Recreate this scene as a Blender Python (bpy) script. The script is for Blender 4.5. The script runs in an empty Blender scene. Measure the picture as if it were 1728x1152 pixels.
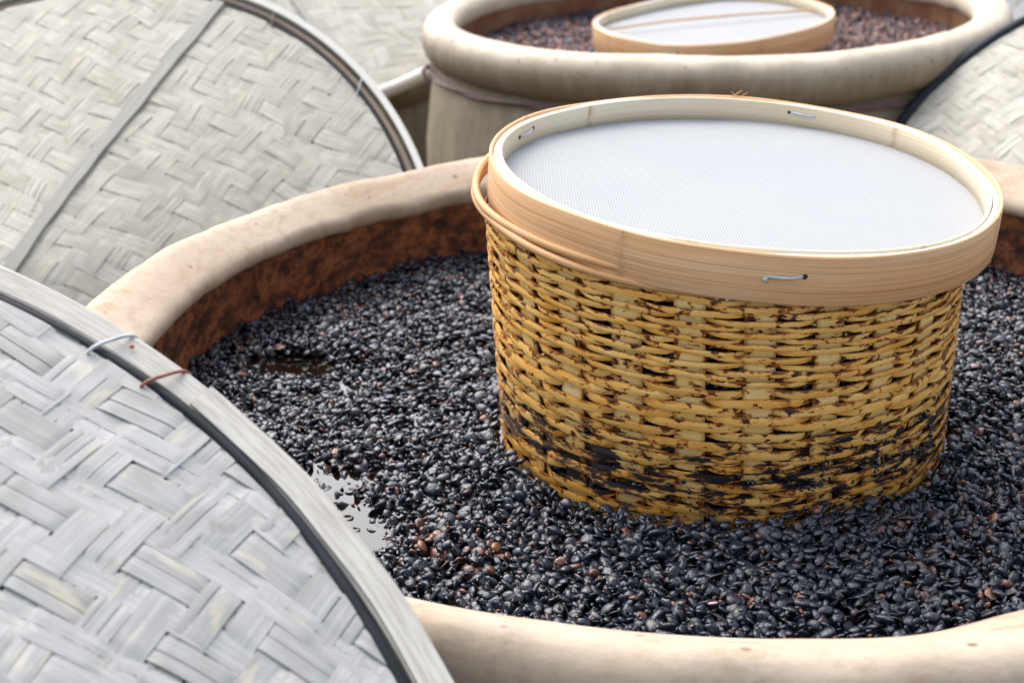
import bpy, bmesh, math, random
import numpy as np
from mathutils import Matrix, Vector, noise as mnoise

random.seed(7)
rng = np.random.default_rng(11)
C = bpy.context.scene.collection
R_ = math.radians
PI = math.pi

# ------------------------------------------------------------------ camera, light, exposure
cam_d = bpy.data.cameras.new('camera')
cam = bpy.data.objects.new('camera', cam_d)
C.objects.link(cam)
cam_d.lens = 50.0
cam_d.sensor_width = 36.0
cam_d.clip_start = 0.02
cam_d.clip_end = 200
cam_d.dof.use_dof = True
cam_d.dof.focus_distance = 1.06
cam_d.dof.aperture_fstop = 9.0
cam.matrix_world = (Matrix.Translation((0, 0, 0.469)) @ Matrix.Rotation(PI / 2 - 0.385, 4, 'X')
                    @ Matrix.Rotation(R_(-2.5), 4, 'Z'))
bpy.context.scene.camera = cam

SUN_EL, SUN_AZ = R_(56), R_(-32)          # azimuth from +Y towards +X
world = bpy.data.worlds.new('World')
bpy.context.scene.world = world
world.use_nodes = True
wn = world.node_tree
bg = wn.nodes['Background']
sky = wn.nodes.new('ShaderNodeTexSky')
sky.sky_type = 'NISHITA'
sky.sun_disc = False
sky.sun_elevation = SUN_EL
sky.sun_rotation = SUN_AZ
sky.air_density = 1.0
sky.dust_density = 4.0
sky.ozone_density = 1.0
hs = wn.nodes.new('ShaderNodeHueSaturation')
hs.inputs['Saturation'].default_value = 0.58     # thin overcast takes the blue out of the sky
wn.links.new(sky.outputs[0], hs.inputs['Color'])
wn.links.new(hs.outputs[0], bg.inputs['Color'])
bg.inputs['Strength'].default_value = 0.15
sl = bpy.data.lights.new('sun', 'SUN')
sl.energy = 1.3
sl.angle = R_(78)
sl.color = (1.0, 0.975, 0.94)
sun = bpy.data.objects.new('sun', sl)
C.objects.link(sun)
d = Vector((math.sin(SUN_AZ) * math.cos(SUN_EL), math.cos(SUN_AZ) * math.cos(SUN_EL), math.sin(SUN_EL)))
sun.rotation_euler = d.to_track_quat('Z', 'Y').to_euler()
sun.location = d * 6
vs = bpy.context.scene.view_settings
vs.view_transform = 'Standard'
vs.look = 'None'
vs.exposure = 1.08
vs.gamma = 1.0
vs.use_curve_mapping = False

# ------------------------------------------------------------------ mesh helpers
def faces_grid(nu, nv, wu=False, wv=False, off=0):
    iu = np.arange(nu if wu else nu - 1)
    iv = np.arange(nv if wv else nv - 1)
    a, b = np.meshgrid(iu, iv, indexing='ij')
    a = a.ravel(); b = b.ravel()
    a2 = (a + 1) % nu; b2 = (b + 1) % nv
    return np.stack([a * nv + b, a2 * nv + b, a2 * nv + b2, a * nv + b2], 1) + off

def make_mesh(name, V, F, uv=None, attrs=None, smooth=True):
    V = np.asarray(V, np.float32).reshape(-1, 3)
    F = np.asarray(F, np.int32)
    k = F.shape[1]
    me = bpy.data.meshes.new(name)
    me.vertices.add(len(V)); me.vertices.foreach_set('co', V.ravel())
    me.loops.add(F.size); me.loops.foreach_set('vertex_index', F.ravel())
    me.polygons.add(len(F))
    me.polygons.foreach_set('loop_start', np.arange(0, F.size, k, dtype=np.int32))
    me.polygons.foreach_set('use_smooth', np.full(len(F), smooth, dtype=bool))
    if uv is not None:
        l = me.uv_layers.new(name='UVMap')
        l.data.foreach_set('uv', np.asarray(uv, np.float32)[F.ravel()].ravel())
    for an, arr in (attrs or {}).items():
        at = me.attributes.new(an, 'FLOAT', 'POINT')
        at.data.foreach_set('value', np.asarray(arr, np.float32))
    me.update(calc_edges=True)
    me.validate()
    return me

def obj(name, me, mat, parent=None):
    o = bpy.data.objects.new(name, me)
    C.objects.link(o)
    if mat is not None and not me.materials:
        me.materials.append(mat)
    if parent is not None:
        o.parent = parent
    return o

def tag(o, label, cat=None, group=None, kind=None):
    if label: o['label'] = label
    if cat: o['category'] = cat
    if group: o['group'] = group
    if kind: o['kind'] = kind
    return o

def thing(name, label, cat, mat4=None, group=None):
    o = bpy.data.objects.new(name, None)
    o.empty_display_size = 0.05
    C.objects.link(o)
    if mat4 is not None:
        o.matrix_world = mat4
    return tag(o, label, cat, group)

def joined(parts):
    """parts: list of (V, F, uv)"""
    Vs, Fs, Us, n = [], [], [], 0
    for V, F, U in parts:
        V = np.asarray(V).reshape(-1, 3)
        Vs.append(V); Fs.append(np.asarray(F) + n); Us.append(U); n += len(V)
    return np.concatenate(Vs), np.concatenate(Fs), np.concatenate(Us)

def ring(profile, nseg=160, rf=None, zf=None, closed=False, a0=0.0, a1=2 * PI, sharp=False):
    """profile: list of (r, z); rf(angle) and zf(angle) add to r and z."""
    P = np.array(profile, float)
    if sharp:                      # every band of the profile gets its own vertices: crisp edges
        Q = np.concatenate([P, P[:1]]) if closed else P
        P = np.repeat(Q, 2, axis=0)[1:-1]
        closed = False
    full = abs(a1 - a0 - 2 * PI) < 1e-6
    a = np.linspace(a0, a1, nseg, endpoint=not full)
    dr = rf(a) if rf else np.zeros_like(a)
    dz = zf(a) if zf else np.zeros_like(a)
    r = P[None, :, 0] + dr[:, None]
    z = P[None, :, 1] + dz[:, None]
    V = np.stack([r * np.cos(a)[:, None], r * np.sin(a)[:, None], z], 2)
    F = faces_grid(len(a), len(P), full, closed)
    if sharp:
        F = F.reshape(-1, len(P) - 1, 4)[:, ::2].reshape(-1, 4)
    arc = np.concatenate([[0], np.cumsum(np.linalg.norm(np.diff(P, axis=0), axis=1))])
    U = np.stack([np.repeat(a * P[:, 0].mean(), len(P)), np.tile(arc, len(a))], 1)
    return V, F, U

def tube(path, rad, ns=6, cyc=False):
    path = [Vector(p) for p in path]
    n = len(path)
    V, U = [], []
    s = 0.0
    up = Vector((0, 0, 1))
    for i, p in enumerate(path):
        if cyc:
            t = path[(i + 1) % n] - path[i - 1]
        else:
            t = path[min(i + 1, n - 1)] - path[max(i - 1, 0)]
        t.normalize()
        side = t.cross(up)
        if side.length < 0.15: side = t.cross(Vector((1, 0, 0)))
        side.normalize()
        if i == 0: prev = side
        side = (prev - t * prev.dot(t)).normalized(); prev = side
        bi = t.cross(side)
        rr = rad(i / max(1, n - 1)) if callable(rad) else rad
        for k in range(ns):
            q = 2 * PI * k / ns
            V.append(p + (side * math.cos(q) + bi * math.sin(q)) * rr)
            U.append((s, k / ns * 0.02))
        if i < n - 1: s += (path[i + 1] - p).length
    return np.array([v[:] for v in V]), faces_grid(n, ns, cyc, True), np.array(U)

def fnoise(seed, amps, base=1):
    """smooth periodic noise over an angle"""
    r = np.random.default_rng(seed)
    ph = r.uniform(0, 2 * PI, len(amps))
    def f(a):
        a = np.asarray(a, float)
        o = np.zeros_like(a)
        for i, am in enumerate(amps):
            o = o + am * np.sin((i + base) * a + ph[i])
        return o
    return f

def vnoise2(x, y, seed=0):
    """cheap smooth value noise in [-1,1], vectorised"""
    r = np.random.default_rng(seed)
    T = r.uniform(-1, 1, (64, 64))
    xi = np.floor(x).astype(int); yi = np.floor(y).astype(int)
    fx = x - xi; fy = y - yi
    fx = fx * fx * (3 - 2 * fx); fy = fy * fy * (3 - 2 * fy)
    g = lambda i, j: T[i % 64, j % 64]
    return ((g(xi, yi) * (1 - fx) + g(xi + 1, yi) * fx) * (1 - fy)
            + (g(xi, yi + 1) * (1 - fx) + g(xi + 1, yi + 1) * fx) * fy)

# ------------------------------------------------------------------ material helpers
class NT:
    def __init__(s, name):
        s.m = bpy.data.materials.new(name); s.m.use_nodes = True
        s.t = s.m.node_tree; s.b = s.t.nodes['Principled BSDF']
        s.out = s.t.nodes['Material Output']
    def n(s, typ, **kw):
        nd = s.t.nodes.new(typ)
        for k, v in kw.items():
            setattr(nd, k, v)
        return nd
    def l(s, a, b): s.t.links.new(a, b)
    def coord(s, kind='Object', scale=(1, 1, 1), rnd=False):
        if kind == 'UV':
            o = s.n('ShaderNodeUVMap').outputs[0]
        else:
            o = s.n('ShaderNodeTexCoord').outputs[kind]
        m = s.n('ShaderNodeMapping'); m.inputs['Scale'].default_value = scale
        s.l(o, m.inputs['Vector'])
        if rnd:
            oi = s.n('ShaderNodeObjectInfo')
            k = s.n('ShaderNodeMath', operation='MULTIPLY'); k.inputs[1].default_value = 37.0
            s.l(oi.outputs['Random'], k.inputs[0])
            cx = s.n('ShaderNodeCombineXYZ')
            s.l(k.outputs[0], cx.inputs[0]); s.l(k.outputs[0], cx.inputs[1]); s.l(k.outputs[0], cx.inputs[2])
            s.l(cx.outputs[0], m.inputs['Location'])
        return m.outputs[0]
    def noise(s, vec, scale=5, detail=4, rough=0.55, dist=0.0):
        nd = s.n('ShaderNodeTexNoise')
        nd.inputs['Scale'].default_value = scale; nd.inputs['Detail'].default_value = detail
        nd.inputs['Roughness'].default_value = rough; nd.inputs['Distortion'].default_value = dist
        s.l(vec, nd.inputs['Vector'])
        return nd.outputs['Fac']
    def ramp(s, fac, stops):
        r = s.n('ShaderNodeValToRGB')
        e = r.color_ramp.elements
        while len(e) < len(stops): e.new(0.5)
        for el, (p, c) in zip(e, stops):
            el.position = p
            el.color = (c, c, c, 1) if isinstance(c, (int, float)) else (*c, 1)
        s.l(fac, r.inputs[0])
        return r.outputs[0]
    def mix(s, fac, a, b, mode='MIX'):
        m = s.n('ShaderNodeMix', data_type='RGBA', blend_type=mode)
        for i, v in ((0, fac), (6, a), (7, b)):
            if isinstance(v, (int, float)): m.inputs[i].default_value = v if i == 0 else (v, v, v, 1)
            elif isinstance(v, tuple): m.inputs[i].default_value = (*v, 1)
            else: s.l(v, m.inputs[i])
        return m.outputs[2]
    def math(s, op, a, b=None, clamp=False):
        m = s.n('ShaderNodeMath', operation=op); m.use_clamp = clamp
        for i, v in enumerate((a, b)):
            if v is None: continue
            if isinstance(v, (int, float)): m.inputs[i].default_value = v
            else: s.l(v, m.inputs[i])
        return m.outputs[0]
    def bump(s, h, strength=0.3, dist=0.001, prev=None):
        b = s.n('ShaderNodeBump'); b.inputs['Strength'].default_value = strength
        b.inputs['Distance'].default_value = dist
        s.l(h, b.inputs['Height'])
        if prev is not None: s.l(prev, b.inputs['Normal'])
        return b.outputs[0]
    def fin(s, col, rough=0.6, nrm=None, **kw):
        if isinstance(col, tuple): s.b.inputs['Base Color'].default_value = (*col, 1)
        else: s.l(col, s.b.inputs['Base Color'])
        if isinstance(rough, (int, float)): s.b.inputs['Roughness'].default_value = rough
        else: s.l(rough, s.b.inputs['Roughness'])
        if nrm is not None: s.l(nrm, s.b.inputs['Normal'])
        for k, v in kw.items():
            s.b.inputs[k].default_value = v
        return s.m

def mat_clay(name, base, base2, streak=True):
    t = NT(name)
    c = t.coord()
    big = t.noise(c, 5, 5, 0.6, 0.4)
    col = t.mix(t.ramp(big, [(0.35, 0), (0.65, 1)]), base, base2)
    if streak:
        st = t.noise(t.coord(scale=(14, 14, 1.6)), 3, 5, 0.65)
        col = t.mix(t.ramp(st, [(0.42, 0.0), (0.72, 0.55)]), col, (base[0] * .55, base[1] * .52, base[2] * .46))
    fine = t.noise(c, 60, 6, 0.7)
    col = t.mix(t.ramp(fine, [(0.48, 0), (0.72, 0.55)]), col, (base[0] * .7, base[1] * .66, base[2] * .6))
    v = t.n('ShaderNodeTexVoronoi'); v.inputs['Scale'].default_value = 26; v.inputs['Randomness'].default_value = 1
    t.l(c, v.inputs['Vector'])
    sp = t.ramp(v.outputs['Distance'], [(0.05, 1), (0.11, 0)])
    col = t.mix(t.math('MULTIPLY', sp, 0.75), col, (0.11, 0.07, 0.045))
    b = t.bump(t.noise(c, 90, 8, 0.78), 0.5, 0.0018)
    b = t.bump(big, 0.5, 0.006, b)
    return t, col, b

def clay_rim():
    # tan fired clay with a crusty ochre deposit along the inner lip
    t, col, b = mat_clay('clay_rim', (0.45, 0.355, 0.26), (0.55, 0.45, 0.345), streak=False)
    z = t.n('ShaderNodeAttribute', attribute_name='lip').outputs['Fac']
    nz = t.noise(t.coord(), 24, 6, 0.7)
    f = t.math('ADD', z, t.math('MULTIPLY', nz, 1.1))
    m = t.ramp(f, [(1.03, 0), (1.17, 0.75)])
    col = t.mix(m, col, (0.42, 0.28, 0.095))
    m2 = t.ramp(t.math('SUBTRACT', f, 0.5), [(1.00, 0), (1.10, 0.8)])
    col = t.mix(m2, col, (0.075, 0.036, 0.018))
    br = t.noise(t.coord(scale=(1, 1, 4)), 16, 6, 0.72, 0.5)
    col = t.mix(t.ramp(br, [(0.52, 0), (0.68, 0.55)]), col, (0.33, 0.21, 0.12))
    return t.fin(col, 0.75, b, **{'Specular IOR Level': 0.3})

def clay_body():
    t, col, b = mat_clay('clay_body', (0.27, 0.215, 0.14), (0.40, 0.33, 0.225))
    return t.fin(col, 0.7, b)

def clay_rim_far():
    t, col, b = mat_clay('clay_rim_pale', (0.52, 0.435, 0.32), (0.60, 0.52, 0.40), streak=False)
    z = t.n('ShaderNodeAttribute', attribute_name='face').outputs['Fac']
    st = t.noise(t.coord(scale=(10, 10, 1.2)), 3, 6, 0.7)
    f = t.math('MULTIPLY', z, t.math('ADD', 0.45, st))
    col = t.mix(t.ramp(f, [(0.15, 0), (0.75, 0.95)]), col, (0.21, 0.145, 0.08))  # outer face darker downwards: shade put in the colour, broken by streaks
    return t.fin(col, 0.6, b)

def rust_wall():
    t = NT('stained_inner_wall')
    c = t.coord()
    a = t.noise(t.coord(scale=(1, 1, 1.2)), 38, 9, 0.78, 0.1)
    col = t.ramp(a, [(0.36, (0.03, 0.014, 0.010)), (0.46, (0.11, 0.04, 0.02)), (0.55, (0.34, 0.115, 0.042)), (0.70, (0.50, 0.21, 0.075))])
    f = t.noise(c, 140, 5, 0.7)
    col = t.mix(t.ramp(f, [(0.45, 0), (0.7, 0.6)]), col, (0.03, 0.014, 0.01))
    b = t.bump(f, 0.6, 0.0015)
    b = t.bump(a, 0.6, 0.004, b)
    return t.fin(col, 0.5, b)

def mat_strip(name, tones, cream=0.5, blue=False):
    # weathered split bamboo: fibres run along the strip (UV x), tone shifts along and between strips
    t = NT(name)
    fib = t.noise(t.coord('UV', (9, 420, 1), True), 1.0, 4, 0.6)
    mid = t.noise(t.coord('UV', (26, 60, 1), True), 1.0, 4, 0.65, 0.3)
    big = t.noise(t.coord('Object', (1, 1, 1)), 9, 4, 0.6)
    oi = t.n('ShaderNodeObjectInfo').outputs['Random']
    k = t.math('ADD', t.math('MULTIPLY', mid, 0.75), t.math('MULTIPLY', t.math('SUBTRACT', oi, 0.5), 0.22))
    col = t.ramp(k, [(0.14, tones[0]), (0.34, tones[1]), (0.52, tones[2])])
    col = t.mix(t.ramp(fib, [(0.42, 0.0), (0.66, 0.55)]), col, tones[3])
    col = t.mix(t.ramp(fib, [(0.28, 0.35), (0.42, 0.0)]), col, (tones[2][0] * 1.2, tones[2][1] * 1.2, tones[2][2] * 1.18))
    cr = t.noise(t.coord('UV', (12, 45, 1), True), 2.0, 3, 0.6)
    crm = t.math('MULTIPLY', t.ramp(cr, [(0.60, 0), (0.67, 1)]), cream)
    col = t.mix(crm, col, (0.62, 0.545, 0.38))
    col = t.mix(t.ramp(big, [(0.55, 0), (0.75, 0.4)]), col, (tones[0][0] * .8, tones[0][1] * .84, tones[0][2] * .7))
    gr = t.noise(t.coord('Object'), 30, 6, 0.75)
    col = t.mix(t.ramp(gr, [(0.63, 0), (0.74, 0.55)]), col, (0.12, 0.115, 0.08))
    b = t.bump(fib, 0.35, 0.0006)
    return t.fin(col, 0.62, b, **{'Specular IOR Level': 0.35})

def mat_simple(name, c1, c2, scale=20, rough=0.6, bump=0.3, vec='Object', vs_=(1, 1, 1), lo=0.35, hi=0.65, **kw):
    t = NT(name)
    v = t.coord(vec, vs_)
    nz = t.noise(v, scale, 6, 0.65)
    col = t.mix(t.ramp(nz, [(lo, 0), (hi, 1)]), c1, c2)
    return t.fin(col, rough, t.bump(nz, bump, 0.001), **kw)

def mat_band(name='pale_bamboo_band', c1=(0.74, 0.42, 0.195), c2=(0.82, 0.55, 0.31), dark=(0.46, 0.21, 0.07)):
    # fresh split bamboo bent into a hoop: long fibres, pale joints
    t = NT(name)
    fib = t.noise(t.coord('UV', (3, 520, 1)), 1.0, 4, 0.6, 0.2)
    soft = t.noise(t.coord('UV', (5, 50, 1)), 1.0, 4, 0.6)
    col = t.mix(t.ramp(soft, [(0.35, 0), (0.65, 1)]), c1, c2)
    col = t.mix(t.ramp(fib, [(0.47, 0), (0.66, 0.65)]), col, dark)
    sp = t.noise(t.coord('UV', (60, 160, 1)), 1.0, 5, 0.75)
    col = t.mix(t.ramp(sp, [(0.66, 0), (0.76, 0.7)]), col, (0.30, 0.15, 0.06))
    j = t.n('ShaderNodeAttribute', attribute_name='joint').outputs['Fac']
    jn = t.noise(t.coord('UV', (300, 120, 1)), 1.0, 4, 0.6)
    col = t.mix(t.math('MULTIPLY', j, t.ramp(jn, [(0.35, 0.15), (0.6, 0.9)])), col, (0.45, 0.27, 0.12))
    return t.fin(col, 0.5, t.bump(fib, 0.4, 0.0005), **{'Specular IOR Level': 0.4})

def mat_basket(name, mud_lo, mud_hi, dirty=0.0, ca=(0.84, 0.385, 0.045), cb=(0.97, 0.67, 0.22)):
    # yellow bamboo soaked with soy sauce; UV = (arc, height) over the whole basket wall
    t = NT(name)
    u = t.coord('UV')
    fib = t.noise(t.coord('UV', (14, 700, 1)), 1.0, 4, 0.6)
    tone = t.noise(t.coord('UV', (22, 60, 1)), 1.0, 4, 0.6)
    col = t.mix(t.ramp(tone, [(0.33, 0), (0.67, 1)]), ca, cb)
    col = t.mix(t.ramp(fib, [(0.5, 0), (0.72, 0.45)]), col, (0.40, 0.20, 0.04))
    sx = t.n('ShaderNodeSeparateXYZ'); t.l(u, sx.inputs[0])
    h = sx.outputs[1]
    low = t.math('DIVIDE', t.math('SUBTRACT', 0.05, h), 0.07, True)          # 1 at the bottom, 0 from h=0.05 up
    col = t.mix(t.math('MULTIPLY', low, 0.75), col, (0.62, 0.27, 0.008))
    # soy stains with amber halo; recesses and strand edges also carry painted shade
    st1 = t.noise(t.coord('UV', (95, 150, 1)), 1.0, 3, 0.55, 0.3)
    st2 = t.noise(t.coord('UV', (210, 330, 1)), 1.0, 4, 0.6)
    s = t.math('ADD', t.math('MULTIPLY', st1, 0.76), t.math('MULTIPLY', st2, 0.24))
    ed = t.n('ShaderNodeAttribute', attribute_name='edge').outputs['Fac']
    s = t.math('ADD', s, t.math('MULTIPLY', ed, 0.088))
    reg = t.noise(t.coord('UV', (9, 16, 1)), 1.0, 3, 0.55)
    s = t.math('ADD', s, t.math('MULTIPLY', t.math('SUBTRACT', reg, 0.5), 0.13))
    col = t.mix(t.ramp(s, [(0.548 - dirty, 0), (0.590 - dirty, 0.92)]), col, (0.42, 0.115, 0.004))
    col = t.mix(t.ramp(s, [(0.596 - dirty, 0), (0.622 - dirty, 1)]), col, (0.045, 0.014, 0.005))
    col = t.mix(t.ramp(ed, [(0.42, 0), (0.85, 0.6)]), col, (0.36, 0.12, 0.010))  # brown shading painted along strand edges and in recesses
    # mud crust band
    band = t.math('MULTIPLY', t.math('DIVIDE', t.math('SUBTRACT', h, mud_lo), 0.012, True),
                  t.math('DIVIDE', t.math('SUBTRACT', mud_hi, h), 0.035, True))
    mn = t.noise(t.coord('UV', (34, 95, 1)), 1.0, 6, 0.66, 0.4)
    mm = t.math('ADD', mn, t.math('MULTIPLY', band, 0.095))
    mm = t.math('ADD', mm, t.math('MULTIPLY', t.math('SUBTRACT', reg, 0.5), 0.30))
    mud = t.math('MULTIPLY', t.ramp(mm, [(0.612, 0), (0.640, 1)]), t.ramp(band, [(0.0, 0), (0.25, 1)]))
    halo = t.math('MULTIPLY', t.ramp(mm, [(0.560, 0), (0.612, 0.85)]), t.ramp(band, [(0.0, 0), (0.25, 1)]))
    col = t.mix(halo, col, (0.20, 0.06, 0.012))
    col = t.mix(mud, col, (0.014, 0.009, 0.010))
    gn = t.noise(u, 1500, 3, 0.6)
    b = t.bump(fib, 0.35, 0.0005)
    b = t.bump(t.math('MULTIPLY', mud, t.math('ADD', gn, 0.6)), 0.9, 0.002, b)
    rough = t.ramp(low, [(0.0, 0.5), (1.0, 0.3)])
    return t.fin(col, rough, b)

def mat_beans(name='black_bean_skin', g=1.0):
    t = NT(name)
    tint = t.n('ShaderNodeAttribute', attribute_name='tint').outputs['Fac']
    wet = t.n('ShaderNodeAttribute', attribute_name='wet').outputs['Fac']
    c = t.coord()
    nz = t.noise(c, 260, 4, 0.65)
    k = t.math('ADD', tint, t.math('MULTIPLY', t.math('SUBTRACT', nz, 0.5), 0.5))
    col = t.ramp(k, [(0.35, (0.009 * g, 0.014 * g, 0.026 * g)), (0.62, (0.022 * g, 0.029 * g, 0.046 * g)), (0.80, (0.065 * g, 0.028 * g, 0.024 * g)),
                     (0.92, (0.13 * g, 0.042 * g, 0.028 * g)), (1.0, (0.26 * g, 0.11 * g, 0.05 * g))])
    r = t.math('SUBTRACT', 0.30, t.math('MULTIPLY', wet, 0.30))
    rr = t.math('ADD', r, t.math('MULTIPLY', t.math('SUBTRACT', nz, 0.5), 0.22), True)
    return t.fin(col, rr, t.bump(nz, 0.6, 0.002), **{'Specular IOR Level': 0.9})

M = {}
M['rim'] = clay_rim()
M['rim_far'] = clay_rim_far()
M['body'] = clay_body()
M['wall'] = rust_wall()
M['wall_far'] = mat_simple('ochre_inner_wall', (0.34, 0.20, 0.10), (0.22, 0.09, 0.045), 14, 0.6, 0.4, hi=0.6)
GREY = [(0.315, 0.298, 0.24), (0.42, 0.40, 0.335), (0.51, 0.49, 0.425), (0.27, 0.255, 0.215)]
COOL = [(0.29, 0.29, 0.27), (0.37, 0.37, 0.36), (0.45, 0.45, 0.44), (0.25, 0.245, 0.22)]
M['strip'] = mat_strip('weathered_bamboo', GREY, 0.45)
M['strip_cool'] = mat_strip('weathered_bamboo_cool', COOL, 0.35)
M['hoop'] = mat_simple('grey_hoop_wood', (0.33, 0.305, 0.26), (0.52, 0.50, 0.45), 6, 0.7, 0.5, 'UV', (5, 70, 1), lo=.3, hi=.6)
M['hoop_white'] = mat_simple('bleached_hoop', (0.60, 0.58, 0.52), (0.72, 0.70, 0.64), 9, 0.6, 0.2, 'UV', (3, 60, 1))
M['slat_brown'] = mat_simple('brown_slat', (0.17, 0.125, 0.085), (0.30, 0.24, 0.18), 9, 0.6, 0.3, 'UV', (3, 90, 1))
M['rubber'] = mat_simple('black_rubber', (0.006, 0.009, 0.012), (0.016, 0.021, 0.027), 30, 0.6, 0.3, **{'Specular IOR Level': 0.25})
M['lining'] = mat_simple('dark_lining', (0.06, 0.05, 0.035), (0.12, 0.10, 0.07), 30, 0.8, 0.3)
M['wire'] = mat_simple('pale_wire', (0.38, 0.41, 0.43), (0.58, 0.61, 0.63), 80, 0.35, 0.1)
M['wire_rust'] = mat_simple('rusty_wire', (0.20, 0.07, 0.035), (0.32, 0.13, 0.07), 80, 0.55, 0.2)
M['wire_purple'] = mat_simple('twisted_wire', (0.11, 0.055, 0.05), (0.23, 0.13, 0.12), 80, 0.5, 0.2)
M['batten'] = mat_simple('grey_batten', (0.25, 0.24, 0.21), (0.38, 0.37, 0.335), 3, 0.65, 0.5, 'UV', (2, 130, 1))
M['band'] = mat_band()
M['band_in'] = mat_band('pale_inner_band', (0.72, 0.60, 0.42), (0.80, 0.71, 0.55), (0.62, 0.46, 0.27))
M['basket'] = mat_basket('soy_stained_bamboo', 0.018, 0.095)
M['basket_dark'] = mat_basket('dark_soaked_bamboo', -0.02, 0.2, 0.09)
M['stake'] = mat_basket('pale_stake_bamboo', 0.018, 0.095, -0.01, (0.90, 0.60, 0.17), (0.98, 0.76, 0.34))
M['rattan'] = mat_simple('rattan_coil', (0.60, 0.36, 0.15), (0.52, 0.25, 0.09), 12, 0.5, 0.3, 'UV', (4, 30, 1))
M['beans'] = mat_beans()
M['beans_brown'] = mat_beans('brown_bean_skin', 2.0)
M['cord'] = mat_simple('white_cord', (0.66, 0.68, 0.68), (0.80, 0.81, 0.80), 300, 0.6, 0.5)
M['hole'] = mat_simple('drill_hole', (0.03, 0.018, 0.01), (0.06, 0.03, 0.015), 60, 0.9, 0.1)
M['ground'] = mat_simple('damp_earth', (0.03, 0.025, 0.02), (0.06, 0.05, 0.038), 6, 0.8, 0.6)

def mat_mesh():
    t = NT('white_sieve_mesh')
    c = t.coord()
    sx = t.n('ShaderNodeSeparateXYZ'); t.l(c, sx.inputs[0])
    wx = t.math('SINE', t.math('MULTIPLY', sx.outputs[0], 2 * PI / 0.0024))
    wy = t.math('SINE', t.math('MULTIPLY', sx.outputs[1], 2 * PI / 0.0024))
    g = t.math('MAXIMUM', wx, wy)
    soft = t.noise(c, 7, 4, 0.6)
    col = t.mix(t.ramp(g, [(0.0, 0.0), (0.9, 1.0)]), (0.29, 0.30, 0.31), (0.42, 0.43, 0.435))
    col = t.mix(t.ramp(soft, [(0.5, 0), (0.75, 0.25)]), col, (0.44, 0.44, 0.42))
    dirt = t.noise(c, 90, 3, 0.7)
    col = t.mix(t.ramp(dirt, [(0.76, 0), (0.80, 0.5)]), col, (0.45, 0.40, 0.33))
    return t.fin(col, 0.8, t.bump(g, 0.25, 0.0004), **{'Specular IOR Level': 0.15})
M['mesh'] = mat_mesh()

def mat_liquid():
    t = NT('soy_liquid')
    nz = t.noise(t.coord(), 55, 3, 0.5)
    f = t.noise(t.coord(), 600, 2, 0.5)
    col = t.mix(t.ramp(f, [(0.70, 0), (0.76, 0.6)]), (0.006, 0.003, 0.002), (0.03, 0.018, 0.01))
    return t.fin(col, 0.04, t.bump(nz, 0.12, 0.002), **{'Specular IOR Level': 0.8, 'IOR': 1.5})
M['liquid'] = mat_liquid()

# ------------------------------------------------------------------ ground
GZ = -0.70
g = 26
gx, gy = np.meshgrid(np.linspace(-14, 14, 90), np.linspace(-8, 30, 120), indexing='ij')
gz = GZ + 0.012 * vnoise2(gx * 3, gy * 3, 5)
gV = np.stack([gx, gy, gz], 2)
go = obj('ground', make_mesh('ground', gV, faces_grid(90, 120), np.stack([gx.ravel(), gy.ravel()], 1)), M['ground'])
tag(go, 'dark damp earth between the clay vats', kind='structure')

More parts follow.
